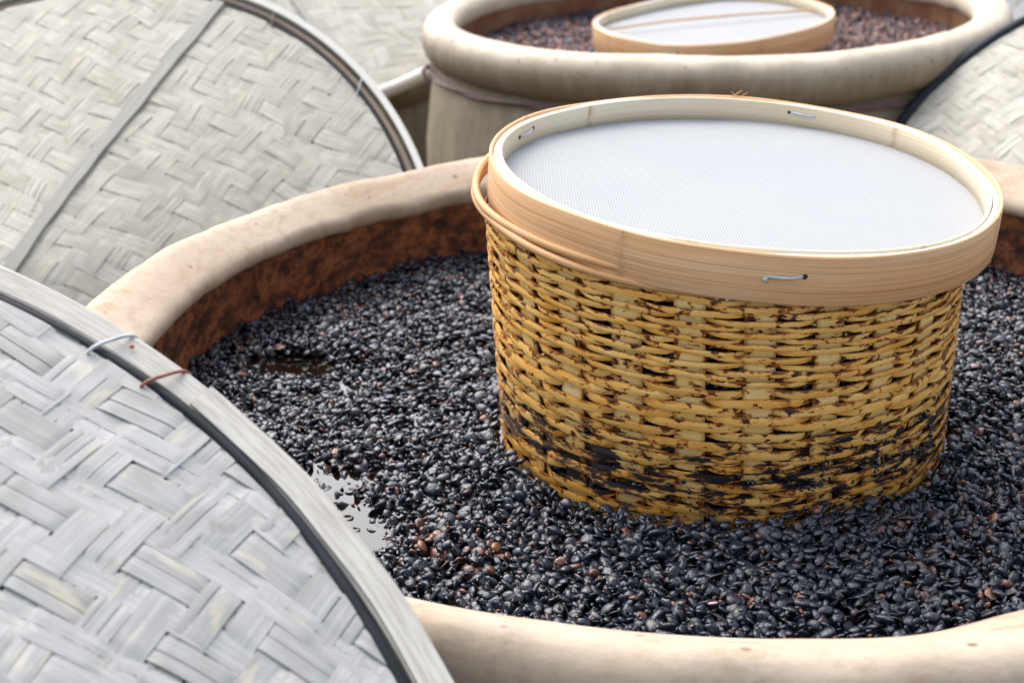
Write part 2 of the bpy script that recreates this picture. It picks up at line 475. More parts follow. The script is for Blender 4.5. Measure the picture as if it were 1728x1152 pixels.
# ------------------------------------------------------------------ vats
def vat(label, cx, cy, Rin, z0, rf_in, rf_out, far=False, zb=-0.2):
    t = thing('clay_vat', label, 'vat', Matrix.Translation((cx, cy, GZ)), 'clay soy sauce vats standing in the yard')
    H = z0 - GZ
    n = 480
    a = np.linspace(0, 2 * PI, n, endpoint=False)
    s = Rin / 0.5
    prof = [(0.512, -0.019), (0.505, -0.017), (0.5005, -0.012), (0.4990, -0.006), (0.5010, 0.000), (0.507, 0.0045),
            (0.516, 0.0092), (0.528, 0.0155), (0.540, 0.0210), (0.551, 0.0240), (0.560, 0.0215), (0.567, 0.012),
            (0.570, -0.004), (0.568, -0.024), (0.564, -0.040), (0.556, -0.053), (0.546, -0.062), (0.540, -0.066)]
    if far:      # flatter top, taller outer face
        prof = [(0.508, -0.030), (0.503, -0.026), (0.4995, -0.015), (0.4988, -0.004), (0.502, 0.005), (0.508, 0.011),
                (0.518, 0.015), (0.530, 0.0165), (0.543, 0.0165), (0.554, 0.0135), (0.5625, 0.007), (0.567, -0.003),
                (0.569, -0.016), (0.568, -0.032), (0.564, -0.047), (0.557, -0.058), (0.549, -0.065), (0.540, -0.068)]
    P = np.array(prof); P[:, 0] *= s
    w = np.clip((P[:, 0] - 0.5 * s) / 0.06, 0, 1)
    rr = P[None, :, 0] + rf_in(a)[:, None] * (1 - w) + rf_out(a)[:, None] * w
    zz = P[None, :, 1] + (0.0022 * np.sin(3 * a + 1 + cx) + 0.0015 * np.sin(7 * a + 2))[:, None] + H
    # hand-thrown unevenness: shallow dents and swellings
    an = np.stack([np.cos(a), np.sin(a)], 1)
    pi_ = np.tile(np.arange(len(P)) * 0.35, (n, 1))
    dd = (vnoise2(a[:, None] * 10.2 + 0 * rr, pi_, 3) * 0.0018 + vnoise2(a[:, None] * 32 + 0 * rr, pi_ * 1.6, 6) * 0.0005
          + vnoise2(a[:, None] * 90 + 0 * rr, pi_ * 3.1, 9) * 0.0003)
    lipw = np.interp(np.arange(len(P)), [0, 3, 5, 7], [1, 1, .4, 0])[None, :]
    dd = dd - lipw * .0022 * np.clip(vnoise2(a[:, None] * 41 + 0 * rr, 0 * pi_, 12) - .35, 0, 1)
    rr = rr + dd; zz = zz + dd
    V = np.stack([rr * an[:, :1], rr * an[:, 1:], zz], 2)
    lip = np.tile(np.interp(np.arange(len(P)), [0, 3, 4, 6, 8, 10, 17], [0.95, 0.90, 0.78, 0.62, 0.50, 0.25, 0.1]), n)
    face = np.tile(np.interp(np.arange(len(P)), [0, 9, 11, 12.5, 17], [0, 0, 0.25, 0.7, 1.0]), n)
    U = np.stack([np.repeat(a * .53, len(P)), np.tile(P[:, 1], n)], 1)
    obj('rim', make_mesh('rim', V, faces_grid(n, len(P), True), U, {'lip': lip, 'face': face}),
        M['rim_far'] if far else M['rim'], t)
    # inner wall, continuing under the lip
    wp = [(0.510, -0.014), (0.513, -0.030), (0.518, -0.05), (0.521, -0.07), (0.523, -0.095), (0.526, -0.13), (0.535, -0.2), (0.535, -0.3), (0.51, -0.45), (0.4, -0.62), (0.001, -0.64)]
    wV, wF, wU = ring([(r * s, z + H) for r, z in wp], 200, rf_in)
    obj('inner_wall', make_mesh('inner_wall', wV, wF, wU), M['wall_far'] if far else M['wall'], t)
    bp = [(0.548, -0.060), (0.542, -0.067), (0.541, -0.076), (0.545, -0.09), (0.552, -0.13), (0.566, -0.22), (0.57, -0.32), (0.545, -0.45), (0.49, -0.58), (0.43, -H + 0.002), (0.40, -H + 0.001)]
    bV, bF, bU = ring([(r * s, z + H) for r, z in bp], 200, fnoise(int(abs(cx) * 10) + 5, [0, .002, .001, .001]))
    obj('body', make_mesh('body', bV, bF, bU), M['body'], t)
    return t

def gb(a, c, wd, h):
    x = (a - R_(c) + PI) % (2 * PI) - PI
    return h * np.exp(-(x / R_(wd)) ** 2)
def hsum(cf):
    return lambda a: sum(v * (np.cos(k * a) if q == 'c' else np.sin(k * a)) for (k, q), v in cf.items())
main_in = hsum({(1, 'c'): .0009, (3, 's'): .0005, (4, 's'): -.0012})
main_in2 = lambda a: main_in(a) - gb(a, -75, 6.5, .007) + gb(a, -84, 5, .0035) + gb(a, 168, 5, -.003)
main_out = hsum({(1, 's'): .0032, (2, 's'): .0032, (3, 'c'): -.0039, (3, 's'): -.0011, (4, 'c'): .0039, (4, 's'): .0018})
vat('large tan clay vat full of black soybeans, holding the big basket', 0.167, 1.187, 0.5, 0.0, main_in2, main_out)
far_in = hsum({(2, 'c'): -.0064, (2, 's'): .0028, (3, 'c'): -.0023, (3, 's'): .0025})
far_v = vat('clay vat behind the big basket, wire tied round its neck', 0.421, 2.842, 0.507, 0.0, far_in, far_in, far=True)

def add_wire(t, R, z, rad, wob, seed):
    parts = []
    for k in range(2):
        pts = []
        for i in range(240):
            a = 2 * PI * i / 240
            tw = a * 9 + k * PI
            pts.append(((R + rad * .9 * math.cos(tw)) * math.cos(a), (R + rad * .9 * math.cos(tw)) * math.sin(a),
                        z + rad * .9 * math.sin(tw) + wob * math.sin(3 * a + seed)))
        parts.append(tube(pts, rad, 5, True))
    V, F, U = joined(parts)
    return obj('tie_wire', make_mesh('tie_wire', V, F, U), M['wire_purple'], t)
add_wire(far_v, 0.559, 0.70 - 0.079, 0.0030, 0.004, 1)
kn = [(-.562, -.06, .625), (-.562, -.064, .632), (-.572, -.07, .622), (-.566, -.08, .608), (-.556, -.085, .600)]
kV, kF, kU = tube(kn, 0.004, 6)
obj('wire_knot', make_mesh('wire_knot', kV, kF, kU), M['wire_purple'], far_v)

vat_c = vat('clay vat far back on the left, mostly hidden beneath its grey woven lid', -0.60, 3.55, 0.43, -0.19, fnoise(3, [0, .002]), fnoise(4, [0, .002]), far=True)

# ------------------------------------------------------------------ woven lids
def basis(n):
    n = Vector(n).normalized()
    u = Vector((0, 1, 0)).cross(n).normalized()
    v = n.cross(u)
    return u, v, n
def frame(Cc, n):
    u, v, n = basis(n)
    return Matrix(((u.x, v.x, n.x, Cc[0]), (u.y, v.y, n.y, Cc[1]), (u.z, v.z, n.z, Cc[2]), (0, 0, 0, 1)))

def weave_strips(t, Rw, H, pitch, rot, mat, seed, crack=0.35, view=None, zamp=0.0007):
    r = np.random.default_rng(seed)
    ca, sa = math.cos(rot), math.sin(rot)
    Rx = Rw + pitch * .8
    N = int(Rx / pitch) + 1
    def warp(x, y):
        return (x + pitch * .5 * vnoise2(x * 9, y * 9, seed + 1), y + pitch * .5 * vnoise2(x * 9 + 7, y * 9 + 3, seed + 2))
    for dirn in (0, 1):
        for i in range(-N, N):
            c = (i + 0.5) * pitch
            if abs(c) > Rx * 0.998: continue
            L = math.sqrt(Rx * Rx - c * c)
            step = pitch / 6
            s = np.arange(-L - step, L + step * 1.01, step)
            j = s / pitch
            jj = np.floor(j).astype(int)
            # 2/2 twill: over two, under two, stepping one strip at a time
            def st(q):
                over = ((i + q) % 4) < 2
                return np.where(over if dirn == 0 else ~over, 1.0, -1.0)
            h0 = st(jj); fr = j - jj
            prv, nxt = st(jj - 1), st(jj + 1)
            e0 = np.clip(fr / .34 + .5, 0, 1); e1 = np.clip((1 - fr) / .34 + .5, 0, 1)
            h = h0 * np.minimum(e0, e1) + np.where(fr < .5, prv, nxt) * (1 - np.minimum(e0, e1))
            h = h * zamp * (1 + 0.35 * vnoise2(j * .5 + i * 3.1, j * 0 + i, seed + 5))
            w = pitch * r.uniform(0.90, 1.0)
            lat = pitch * r.uniform(-0.04, 0.04) + pitch * 0.05 * vnoise2(j * .4 + 11 * i, 0 * j, seed + 6)
            cuts = [-0.5, 0.5]
            if r.random() < crack:
                cuts = [-0.5, r.uniform(-0.25, 0.25), 0.5]
                if r.random() < 0.3: cuts = [-0.5, r.uniform(-.3, -.1), r.uniform(.1, .3), 0.5]
            parts = []
            for q in range(len(cuts) - 1):
                lo = cuts[q] + (0.016 if q else 0); hi = cuts[q + 1] - (0.016 if q < len(cuts) - 2 else 0)
                x0, x1 = lo * w, hi * w
                ed = min(0.0009, (x1 - x0) * .2)
                xs = np.array([x0, x0, x0, (x0 + x1) / 2, x1, x1, x1])
                zs = np.array([-0.0010, -0.0002, -0.0002, 0.0, -0.0002, -0.0002, -0.0010]) + r.uniform(-.00015, .00015)
                tilt = r.uniform(-0.03, 0.03)
                cc = c + xs[None, :] + lat[:, None]
                ss = np.repeat(s[:, None], len(xs), 1)
                lim = np.sqrt(np.maximum(Rx * Rx - cc * cc, 1e-6))
                ss = np.clip(ss, -lim, lim)
                if dirn == 0: X, Y = ss, cc
                else: X, Y = -cc, ss
                xw, yw = X * ca - Y * sa, X * sa + Y * ca
                xw, yw = warp(xw, yw)
                rr = np.hypot(xw, yw)
                k = np.minimum(1, Rw / np.maximum(rr, 1e-6)); xw, yw = xw * k, yw * k
                rr = np.hypot(xw, yw)
                zz = H(rr) + h[:, None] + zs[None, :] + tilt * (xs - (x0 + x1) / 2)[None, :]
                V = np.stack([xw, yw, zz], 2)
                U = np.stack([ss.ravel(), (np.tile(xs, len(s)))], 1)
                Fg = faces_grid(len(s), len(xs)).reshape(len(s) - 1, len(xs) - 1, 4)[:, [0, 2, 3, 5]].reshape(-1, 4)
                parts.append((V, Fg, U))
            V, F, U = joined(parts)
            obj('bamboo_strip', make_mesh('bamboo_strip', V, F, U), mat, t)

def wire_loop(t, ang, r0, r1, z0, z1, skew, mat, rad=0.0011):
    pts = []
    n = 26
    for i in range(n):
        q = 2 * PI * i / n
        cr = math.copysign(abs(math.cos(q)) ** .55, math.cos(q)); sr = math.copysign(abs(math.sin(q)) ** .55, math.sin(q))
        r = (r0 + r1) / 2 + (r1 - r0) / 2 * cr
        z = (z0 + z1) / 2 + (z1 - z0) / 2 * sr
        a = ang + skew * (cr)
        if z > 0: z -= .0075 * (r - r0) / (r1 - r0)
        pts.append((r * math.cos(a), r * math.sin(a), z))
    V, F, U = tube(pts, rad, 7, True)
    obj('wire_tie', make_mesh('wire_tie', V, F, U), mat, t)

def lid(label, Cc, n, R, hc, pitch, rot, style, seed, mat, wires=(), group='woven bamboo lids of the vats', crack=.35):
    t = thing('bamboo_cover', label, 'cover', frame(Cc, n), group)
    def H(r):
        q = np.clip(r / R, 0, 1)
        return hc * (1 - np.sqrt(q * q + 0.004)) + 0.0015
    rs = np.linspace(0.001, R - .012, 30)
    V, F, U = ring([(r, float(H(r)) - 0.0045) for r in rs], 120)
    obj('lining', make_mesh('lining', V, F, U), M['lining'], t)
    wob = fnoise(seed, [0, .0012, .001, .0008, .0006, .0005])
    zw = fnoise(seed + 9, [0, .002, .0012, .0008])
    if style == 'wide':
        weave_strips(t, R - 0.0245, H, pitch, rot, mat, seed, crack)
        V, F, U = ring([(R - .0172, -.014), (R - .0175, .0035), (R - .016, .0045), (R - .0015, .0040), (R, .0028), (R + .0005, -.014)], 240, wob, zw, True, sharp=True)
        obj('hoop', make_mesh('hoop', V, F, U), M['hoop'], t)
        wb2 = fnoise(seed + 3, [0, 0, 0, .0004, .0006, .0006, .0005, .0005, .0005, .0004, .0004])
        V, F, U = ring([(R - .0250, -.004), (R - .0254, .0060), (R - .0244, .0080), (R - .0220, .0085), (R - .0198, .0075), (R - .0184, .0048), (R - .018, -.006)], 300, lambda a: wob(a) + wb2(a), zw, True)
        obj('black_strap', make_mesh('black_strap', V, F, U), M['rubber'], t)
        r0, zt = R - .0285, .0112
    elif style == 'triple':
        weave_strips(t, R - 0.032, H, pitch, rot, mat, seed, crack)
        V, F, U = ring([(R - .010, -.02), (R - .010, .0105), (R, .0105), (R, -.02)], 240, wob, zw, True, sharp=True)
        obj('hoop', make_mesh('hoop', V, F, U), M['hoop_white'], t)
        w2 = fnoise(seed + 4, [0, .0006, .0008, .0007, .0006])
        V, F, U = ring([(R - .0245, -.01), (R - .0245, .0035), (R - .020, .005), (R - .0155, .0035), (R - .0155, -.01)], 240, lambda a: wob(a) + w2(a), zw, True)
        obj('inner_hoop', make_mesh('inner_hoop', V, F, U), M['slat_brown'], t)
        w3 = fnoise(seed + 5, [0, .0006, .001, .001, .0009, .0008, .0006, .0006])
        V, F, U = ring([(R - .037, .001), (R - .0365, .0065), (R - .031, .008), (R - .026, .006), (R - .0255, -.004)], 240, lambda a: wob(a) + w3(a), zw, True)
        obj('black_strap', make_mesh('black_strap', V, F, U), M['rubber'], t)
        r0, zt = R - .038, .014
    else:
        weave_strips(t, R - 0.014, H, pitch, rot, mat, seed, crack)
        tr = .015 if style == 'tube' else .010
        th = [(R - .008 + tr * math.cos(q), .002 + tr * math.sin(q)) for q in np.linspace(0, 2 * PI, 9)[:-1]]
        V, F, U = ring(th, 200, wob, zw, True)
        obj('hoop' if style == 'tube' else 'black_strap', make_mesh('hoop', V, F, U), M['hoop_white'] if style == 'tube' else M['rubber'], t)
        r0, zt = R - .022, .014
    for ang, m, sk in wires:
        wire_loop(t, R_(ang), r0, R + .0018, -.016, zt, sk, M[m])
    return t, H

LA, HA = lid('woven grey bamboo lid nearest the camera, black strap and two wire ties along its hoop', (-0.515, 0.350, -0.014), (.2, -.6, 1), 0.542, 0.10,
             0.0195, R_(-24), 'wide', 21, M['strip_cool'], ((62.3, 'wire', -.010), (58.1, 'wire_rust', -.009)), crack=.7)
LB, HB = lid('leaning woven bamboo lid behind the big vat, crossed by a long grey batten', (-0.691, 1.98, -0.261), (-.2, -1, 1), 0.605, 0.13,
             0.0275, R_(-38), 'triple', 33, M['strip'], ((46.4, 'slat_brown', .02), (26.5, 'wire', .03)), crack=.3)
LC, HC = lid('pale woven lid at the back, between the leaning lid and the far vat', (-0.5737, 3.50, -0.042), (0, -.3, 1), 0.575, 0.15,
             0.030, R_(20), 'tube', 45, M['strip'], crack=.2)
LD, HD = lid('woven lid leaning at the right edge, edged by a black strap', (1.0899, 1.95, -0.2374), (-.3, -.7, 1), 0.583, 0.17,
             0.024, R_(12), 'strap', 57, M['strip'], crack=.4)
LE, HE = lid('bluish grey lid far back in the top right corner', (1.55, 4.05, -0.05), (-.1, -.5, 1), 0.60, 0.14,
             0.032, R_(30), 'tube', 61, M['strip_cool'], crack=.1)

def batten(t, H, pts, w, mat, lift=0.004):
    pts = np.array(pts, float)
    n = 60
    s = np.linspace(0, 1, n)
    seg = np.interp(s, np.linspace(0, 1, len(pts)), pts[:, 0]), np.interp(s, np.linspace(0, 1, len(pts)), pts[:, 1])
    x, y = seg
    dx, dy = np.gradient(x), np.gradient(y)
    l = np.hypot(dx, dy); nx, ny = -dy / l, dx / l
    ww = w * (1 + .08 * np.sin(s * 23) + .05 * np.sin(s * 51 + 1))
    xs = np.array([-.5, -.5, -.5, .5, .5, .5]); zs = np.array([-.004, .0016, .0016, .0019, .0019, -.004])
    X = x[:, None] + nx[:, None] * xs * ww[:, None]; Y = y[:, None] + ny[:, None] * xs * ww[:, None]
    Z = H(np.hypot(x, y))[:, None] + lift + zs[None, :] + 0 * X
    U = np.stack([np.repeat(s * .6, 6), np.tile(xs * w, n)], 1)
    obj('batten', make_mesh('batten', np.stack([X, Y, Z], 2), faces_grid(n, 6).reshape(n - 1, 5, 4)[:, [0, 2, 4]].reshape(-1, 4), U), mat, t)
batten(LB, HB, [(-.02, -.03), (.095, .155), (.20, .305), (.3215, .478)], 0.021, M['batten'])
batten(LC, HC, [(.03, -.02), (.15, -.26), (.27, -.48)], 0.014, M['batten'])

# ------------------------------------------------------------------ beans
ico = bmesh.new(); bmesh.ops.create_icosphere(ico, subdivisions=2, radius=1.0)
ico.verts.ensure_lookup_table()
IV = np.array([v.co[:] for v in ico.verts]); IF = np.array([[v.index for v in f.verts] for f in ico.faces]); ico.free()
ico = bmesh.new(); bmesh.ops.create_icosphere(ico, subdivisions=1, radius=1.0)
ico.verts.ensure_lookup_table()
IV1 = np.array([v.co[:] for v in ico.verts]); IF1 = np.array([[v.index for v in f.verts] for f in ico.faces]); ico.free()

def bean_templates(base, k=18):
    out = []
    r = np.random.default_rng(5)
    for i in range(k):
        v = base.copy()
        nz = np.array([mnoise.noise(Vector(p) * 1.3 + Vector((i * 7.3, 0, 0))) + .5 * mnoise.noise(Vector(p) * 3.1 + Vector((0, i * 5.3, 0))) for p in v])
        v = v * (1 + 0.32 * nz)[:, None]
        v[:, 0] *= r.uniform(.95, 1.15); v[:, 1] *= r.uniform(.66, .82); v[:, 2] *= r.uniform(.30, .52)
        v[:, 1] += r.uniform(.06, .2) * v[:, 0] ** 2                       # kidney bend
        if i >= k - 6:                                                     # empty, flattened skins
            v[:, 2] *= .35; v[:, 2] -= .28 * (v[:, 0] ** 2 + v[:, 1] ** 2)
            v[:, :2] *= 1.12
        if i % 3 == 0:                                                     # shrunken dent on the back
            v[:, 2] -= .22 * np.exp(-((v[:, 0] / .35) ** 2 + (v[:, 1] / .3) ** 2)) * (v[:, 2] > 0)
        out.append(v)
    return np.array(out)

def rot_mats(yaw, pitch, roll):
    cy, sy, cp, sp, cr, sr = np.cos(yaw), np.sin(yaw), np.cos(pitch), np.sin(pitch), np.cos(roll), np.sin(roll)
    m = np.empty((len(yaw), 3, 3))
    m[:, 0, 0] = cy * cp; m[:, 0, 1] = cy * sp * sr - sy * cr; m[:, 0, 2] = cy * sp * cr + sy * sr
    m[:, 1, 0] = sy * cp; m[:, 1, 1] = sy * sp * sr + cy * cr; m[:, 1, 2] = sy * sp * cr - cy * sr
    m[:, 2, 0] = -sp; m[:, 2, 1] = cp * sr; m[:, 2, 2] = cp * cr
    return m

def scatter_beans(P, size, tilt, tint, wet, base, bf, seed, name):
    r = np.random.default_rng(seed)
    T = bean_templates(base)
    n = len(P)
    k = r.integers(0, len(T), n)
    m = rot_mats(r.uniform(0, 2 * PI, n), r.normal(0, 1, n) * tilt, r.normal(0, 1, n) * tilt * 1.1)
    V = np.einsum('nij,nvj->nvi', m, T[k]) * size[:, None, None] + P[:, None, :]
    nv = base.shape[0]
    F = (bf[None] + (np.arange(n) * nv)[:, None, None]).reshape(-1, 3)
    return make_mesh(name, V, F, None, {'tint': np.repeat(tint, nv), 'wet': np.repeat(wet, nv)})

def hexgrid(x0, x1, y0, y1, s, seed, jit=.33):
    r = np.random.default_rng(seed)
    xs = np.arange(x0, x1, s); ys = np.arange(y0, y1, s * .866)
    X, Y = np.meshgrid(xs, ys, indexing='ij')
    X = X + (np.arange(len(ys)) % 2)[None] * s / 2
    X = X + r.uniform(-jit, jit, X.shape) * s; Y = Y + r.uniform(-jit, jit, Y.shape) * s
    return X.ravel(), Y.ravel()

MX, MY, BZ = 0.167, 1.187, -0.085
BX, BY = 0.184, 1.166
def g2(x, y, cx, cy, sx, sy, rot=0):
    dx, dy = x - cx, y - cy
    c, s = math.cos(rot), math.sin(rot)
    u, v = dx * c + dy * s, -dx * s + dy * c
    return np.exp(-((u / sx) ** 2 + (v / sy) ** 2))
def hollow(x, y):
    """depressions where the dark liquid shows: metres below the heap"""
    wob = .016 * vnoise2(x * 45, y * 45, 9) + .010 * vnoise2(x * 110, y * 110, 19)
    p1 = g2(x + wob, y, -0.150, 1.005, .038, .058, .25)
    p2 = g2(x + wob, y, -0.172, 1.275, .055, .030)
    p3 = g2(x + wob, y, -0.228, 1.342, .046, .022, -.2)
    p5 = g2(x, y + wob, -0.150, 1.100, .05, .02)
    p4 = g2(x + wob, y, 0.17, .79, .07, .02)
    return .028 * p1 + .0085 * p2 + .048 * p3 + .008 * p4 + .011 * p5
def heap(x, y):
    z = BZ + .0045 * vnoise2(x * 9, y * 9, 1) + .0035 * vnoise2(x * 22, y * 22, 2) + .002 * vnoise2(x * 60, y * 60, 4)
    rb = np.hypot(x - BX, y - BY)
    z = z + .004 * np.exp(-((rb - .20) / .02) ** 2)
    z = z + .007 * g2(x, y, -.06, .95, .05, .05)
    return z - hollow(x, y)
LIQ = BZ - .0078

def field(x, y, seed):
    r = np.random.default_rng(seed)
    n = len(x)
    tint = r.beta(2.2, 3.4, n) * .75
    red = .022 + .05 * (vnoise2(x * 12, y * 12, 8) > .2) + .45 * g2(x, y, -.072, .965, .03, .022) + .35 * g2(x, y, -.03, .925, .035, .02) + .10 * g2(x, y, .45, .95, .15, .12)
    isr = r.random(n) < red
    tint = np.where(isr, r.uniform(.74, .98, n), tint)
    wet = np.clip(hollow(x, y) / .008, 0, 1) * .9 + .5 * (vnoise2(x * 7, y * 7, 12) * .5 + .5) * r.random(n)
    wet = wet + .6 * g2(x, y, -.2, 1.25, .14, .14)
    return tint, np.clip(wet, 0, 1)

Ps, Sz, Ti, We, Tl = [], [], [], [], []
for layer, (sp, dz, keep) in enumerate([(.0080, -.0046, 1.0), (.0086, -.0002, .86), (.012, .0036, .28)]):
    x, y = hexgrid(MX - .54, MX + .54, MY - .54, MY + .54, sp, 40 + layer)
    r = np.random.default_rng(60 + layer)
    rr = np.hypot(x - MX, y - MY)
    ok = (rr < .524) & (np.abs(np.hypot(x - BX, y - BY) - .1945) > .0085) & (r.random(len(x)) < keep)
    # nothing to see in the near left, below the lid in front
    ok &= ~((x < -.12) & (y < .78))
    x, y = x[ok], y[ok]
    hol = hollow(x, y)
    # over open liquid only a few float
    fl = r.random(len(x)) < np.clip(1.25 - hol / .013, 0.03, 1)
    x, y, hol = x[fl], y[fl], hol[fl]
    z = heap(x, y) + dz + r.normal(0, .0007, len(x))
    z = np.where(hol > .010, np.maximum(z, LIQ - .0015), z)
    ti, we = field(x, y, 70 + layer)
    Ps.append(np.stack([x, y, z], 1)); Ti.append(ti); We.append(we)
    Sz.append(np.random.default_rng(80 + layer).normal(.0050, .0010, len(x)).clip(.0030, .0072))
P = np.concatenate(Ps)
me = scatter_beans(P, np.concatenate(Sz), .55, np.concatenate(Ti), np.concatenate(We), IV, IF, 90, 'black_beans')
bo = obj('soybeans', me, M['beans'])
# crumbs and torn skins lying between the beans
x, y = hexgrid(MX - .52, MX + .52, MY - .52, MY + .52, .0105, 240, .5)
r = np.random.default_rng(241)
ok = (np.hypot(x - MX, y - MY) < .520) & (np.hypot(x - BX, y - BY) > .205) & ~((x < -.12) & (y < .78)) & (hollow(x, y) < .011)
x, y = x[ok], y[ok]
z = heap(x, y) + r.uniform(-.0005, .0052, len(x))
ti = np.where(r.random(len(x)) < .30, r.uniform(.74, 1.0, len(x)), r.uniform(.2, .7, len(x)))
me = scatter_beans(np.stack([x, y, z], 1), r.uniform(.0012, .0030, len(x)), .9, ti, r.uniform(.2, 1, len(x)), IV1, IF1, 242, 'bean_crumbs')
tag(obj('bean_crumbs', me, M['beans']), 'crumbs and torn skins scattered between the black beans', 'bean skins', kind='stuff')
tag(bo, 'wet black fermented soybeans filling the big vat round the basket', 'beans', kind='stuff')

V, F, U = ring([(.0005, LIQ), (.1, LIQ), (.2, LIQ), (.3, LIQ), (.4, LIQ), (.533, LIQ)], 96)
V = V + np.array([MX, MY, 0])
lq = obj('soy_sauce', make_mesh('soy_sauce', V, F, U), M['liquid'])
tag(lq, 'dark glossy soy liquid pooling between the beans of the big vat', 'liquid', kind='stuff')

# bubbles standing on the open liquid
parts = []
for k, (bx_, by_, rr_) in enumerate([(-.168, 1.035, .0042), (-.160, 1.010, .0052), (-.148, .985, .0045), (-.140, 1.020, .0038), (-.175, .998, .004), (-.150, 1.045, .003),
                                     (-.157, .972, .0035), (-.190, 1.030, .0045), (-.132, 1.000, .003)]):
    pts = [(bx_ + rr_ * 1.25 * math.cos(q), by_ + rr_ * math.sin(q), LIQ + .0004 + .0004 * math.sin(3 * q + k)) for q in np.linspace(0, 2 * PI, 17)[:-1]]
    parts.append(tube(pts, .0006, 6, True))
V, F, U = joined(parts)
tag(obj('bubbles', make_mesh('bubbles', V, F, U), M['liquid']), 'small bubbles on the open pool of dark liquid near the front lid', 'bubbles', kind='stuff')

# far vat beans, browner and drier
FX, FY, FZ = .421, 2.845, -.080
Ps, Ti, Sz = [], [], []
for layer, (sp, dz, keep) in enumerate([(.0088, -.004, 1), (.0092, 0, .85), (.013, .004, .3)]):
    x, y = hexgrid(FX - .54, FX + .54, FY - .54, FY + .54, sp, 140 + layer)
    r = np.random.default_rng(160 + layer)
    ok = (np.hypot(x - FX, y - FY) < .528) & (np.hypot(x - .417, y - 2.80) > .20) & (r.random(len(x)) < keep)
    x, y = x[ok], y[ok]
    edge = np.clip((np.hypot(x - FX, y - FY) - .40) / .11, 0, 1)
    z = FZ + .006 * vnoise2(x * 10, y * 10, 21) + .004 * vnoise2(x * 30, y * 30, 22) + dz + .012 * edge
    Ps.append(np.stack([x, y, z], 1))
    b = vnoise2(x * 8, y * 8, 23) * .12 - .25 * edge + .12 * (x > .2)
    Ti.append(np.where(r.random(len(x)) < .6 + b, r.uniform(.78, .95, len(x)), r.uniform(.3, .74, len(x))))
    Sz.append(r.normal(.0053, .0007, len(x)).clip(.0036, .007))
me = scatter_beans(np.concatenate(Ps), np.concatenate(Sz), .5, np.concatenate(Ti), np.full(sum(map(len, Ti)), .35), IV1, IF1, 190, 'brown_beans')
bo2 = obj('soybeans', me, M['beans_brown'])
tag(bo2, 'reddish brown soybeans filling the vat behind, round its sieve', 'beans', kind='stuff')
V, F, U = ring([(.001, 0), (.2, 0), (.5, 0), (.535, 0)], 64)
bm_ = make_mesh('bean_bed', V + np.array([FX, FY, FZ - .010]), F, U)
tag(obj('soy_sauce', bm_, M['liquid']), 'dark soy liquid low between the brown beans of the vat behind', 'liquid', kind='stuff')

# single pink petal lying on the beans in front
pv = IV.copy() * np.array([.0062, .0036, .0012]); pv[:, 2] += .10 * pv[:, 0] * 0.6
pk = obj('petal', make_mesh('petal', pv, IF), mat_simple('pink_petal', (0.72, 0.30, 0.36), (0.80, 0.50, 0.52), 200, 0.4, .1))
pk.matrix_world = Matrix.Translation((.131, .842, float(heap(np.array([.131]), np.array([.842]))[0]) + .0085)) @ Matrix.Rotation(R_(100), 4, 'Z') @ Matrix.Rotation(R_(35), 4, 'Y')
tag(pk, 'small pink petal lying on the black beans in front of the basket', 'petal')

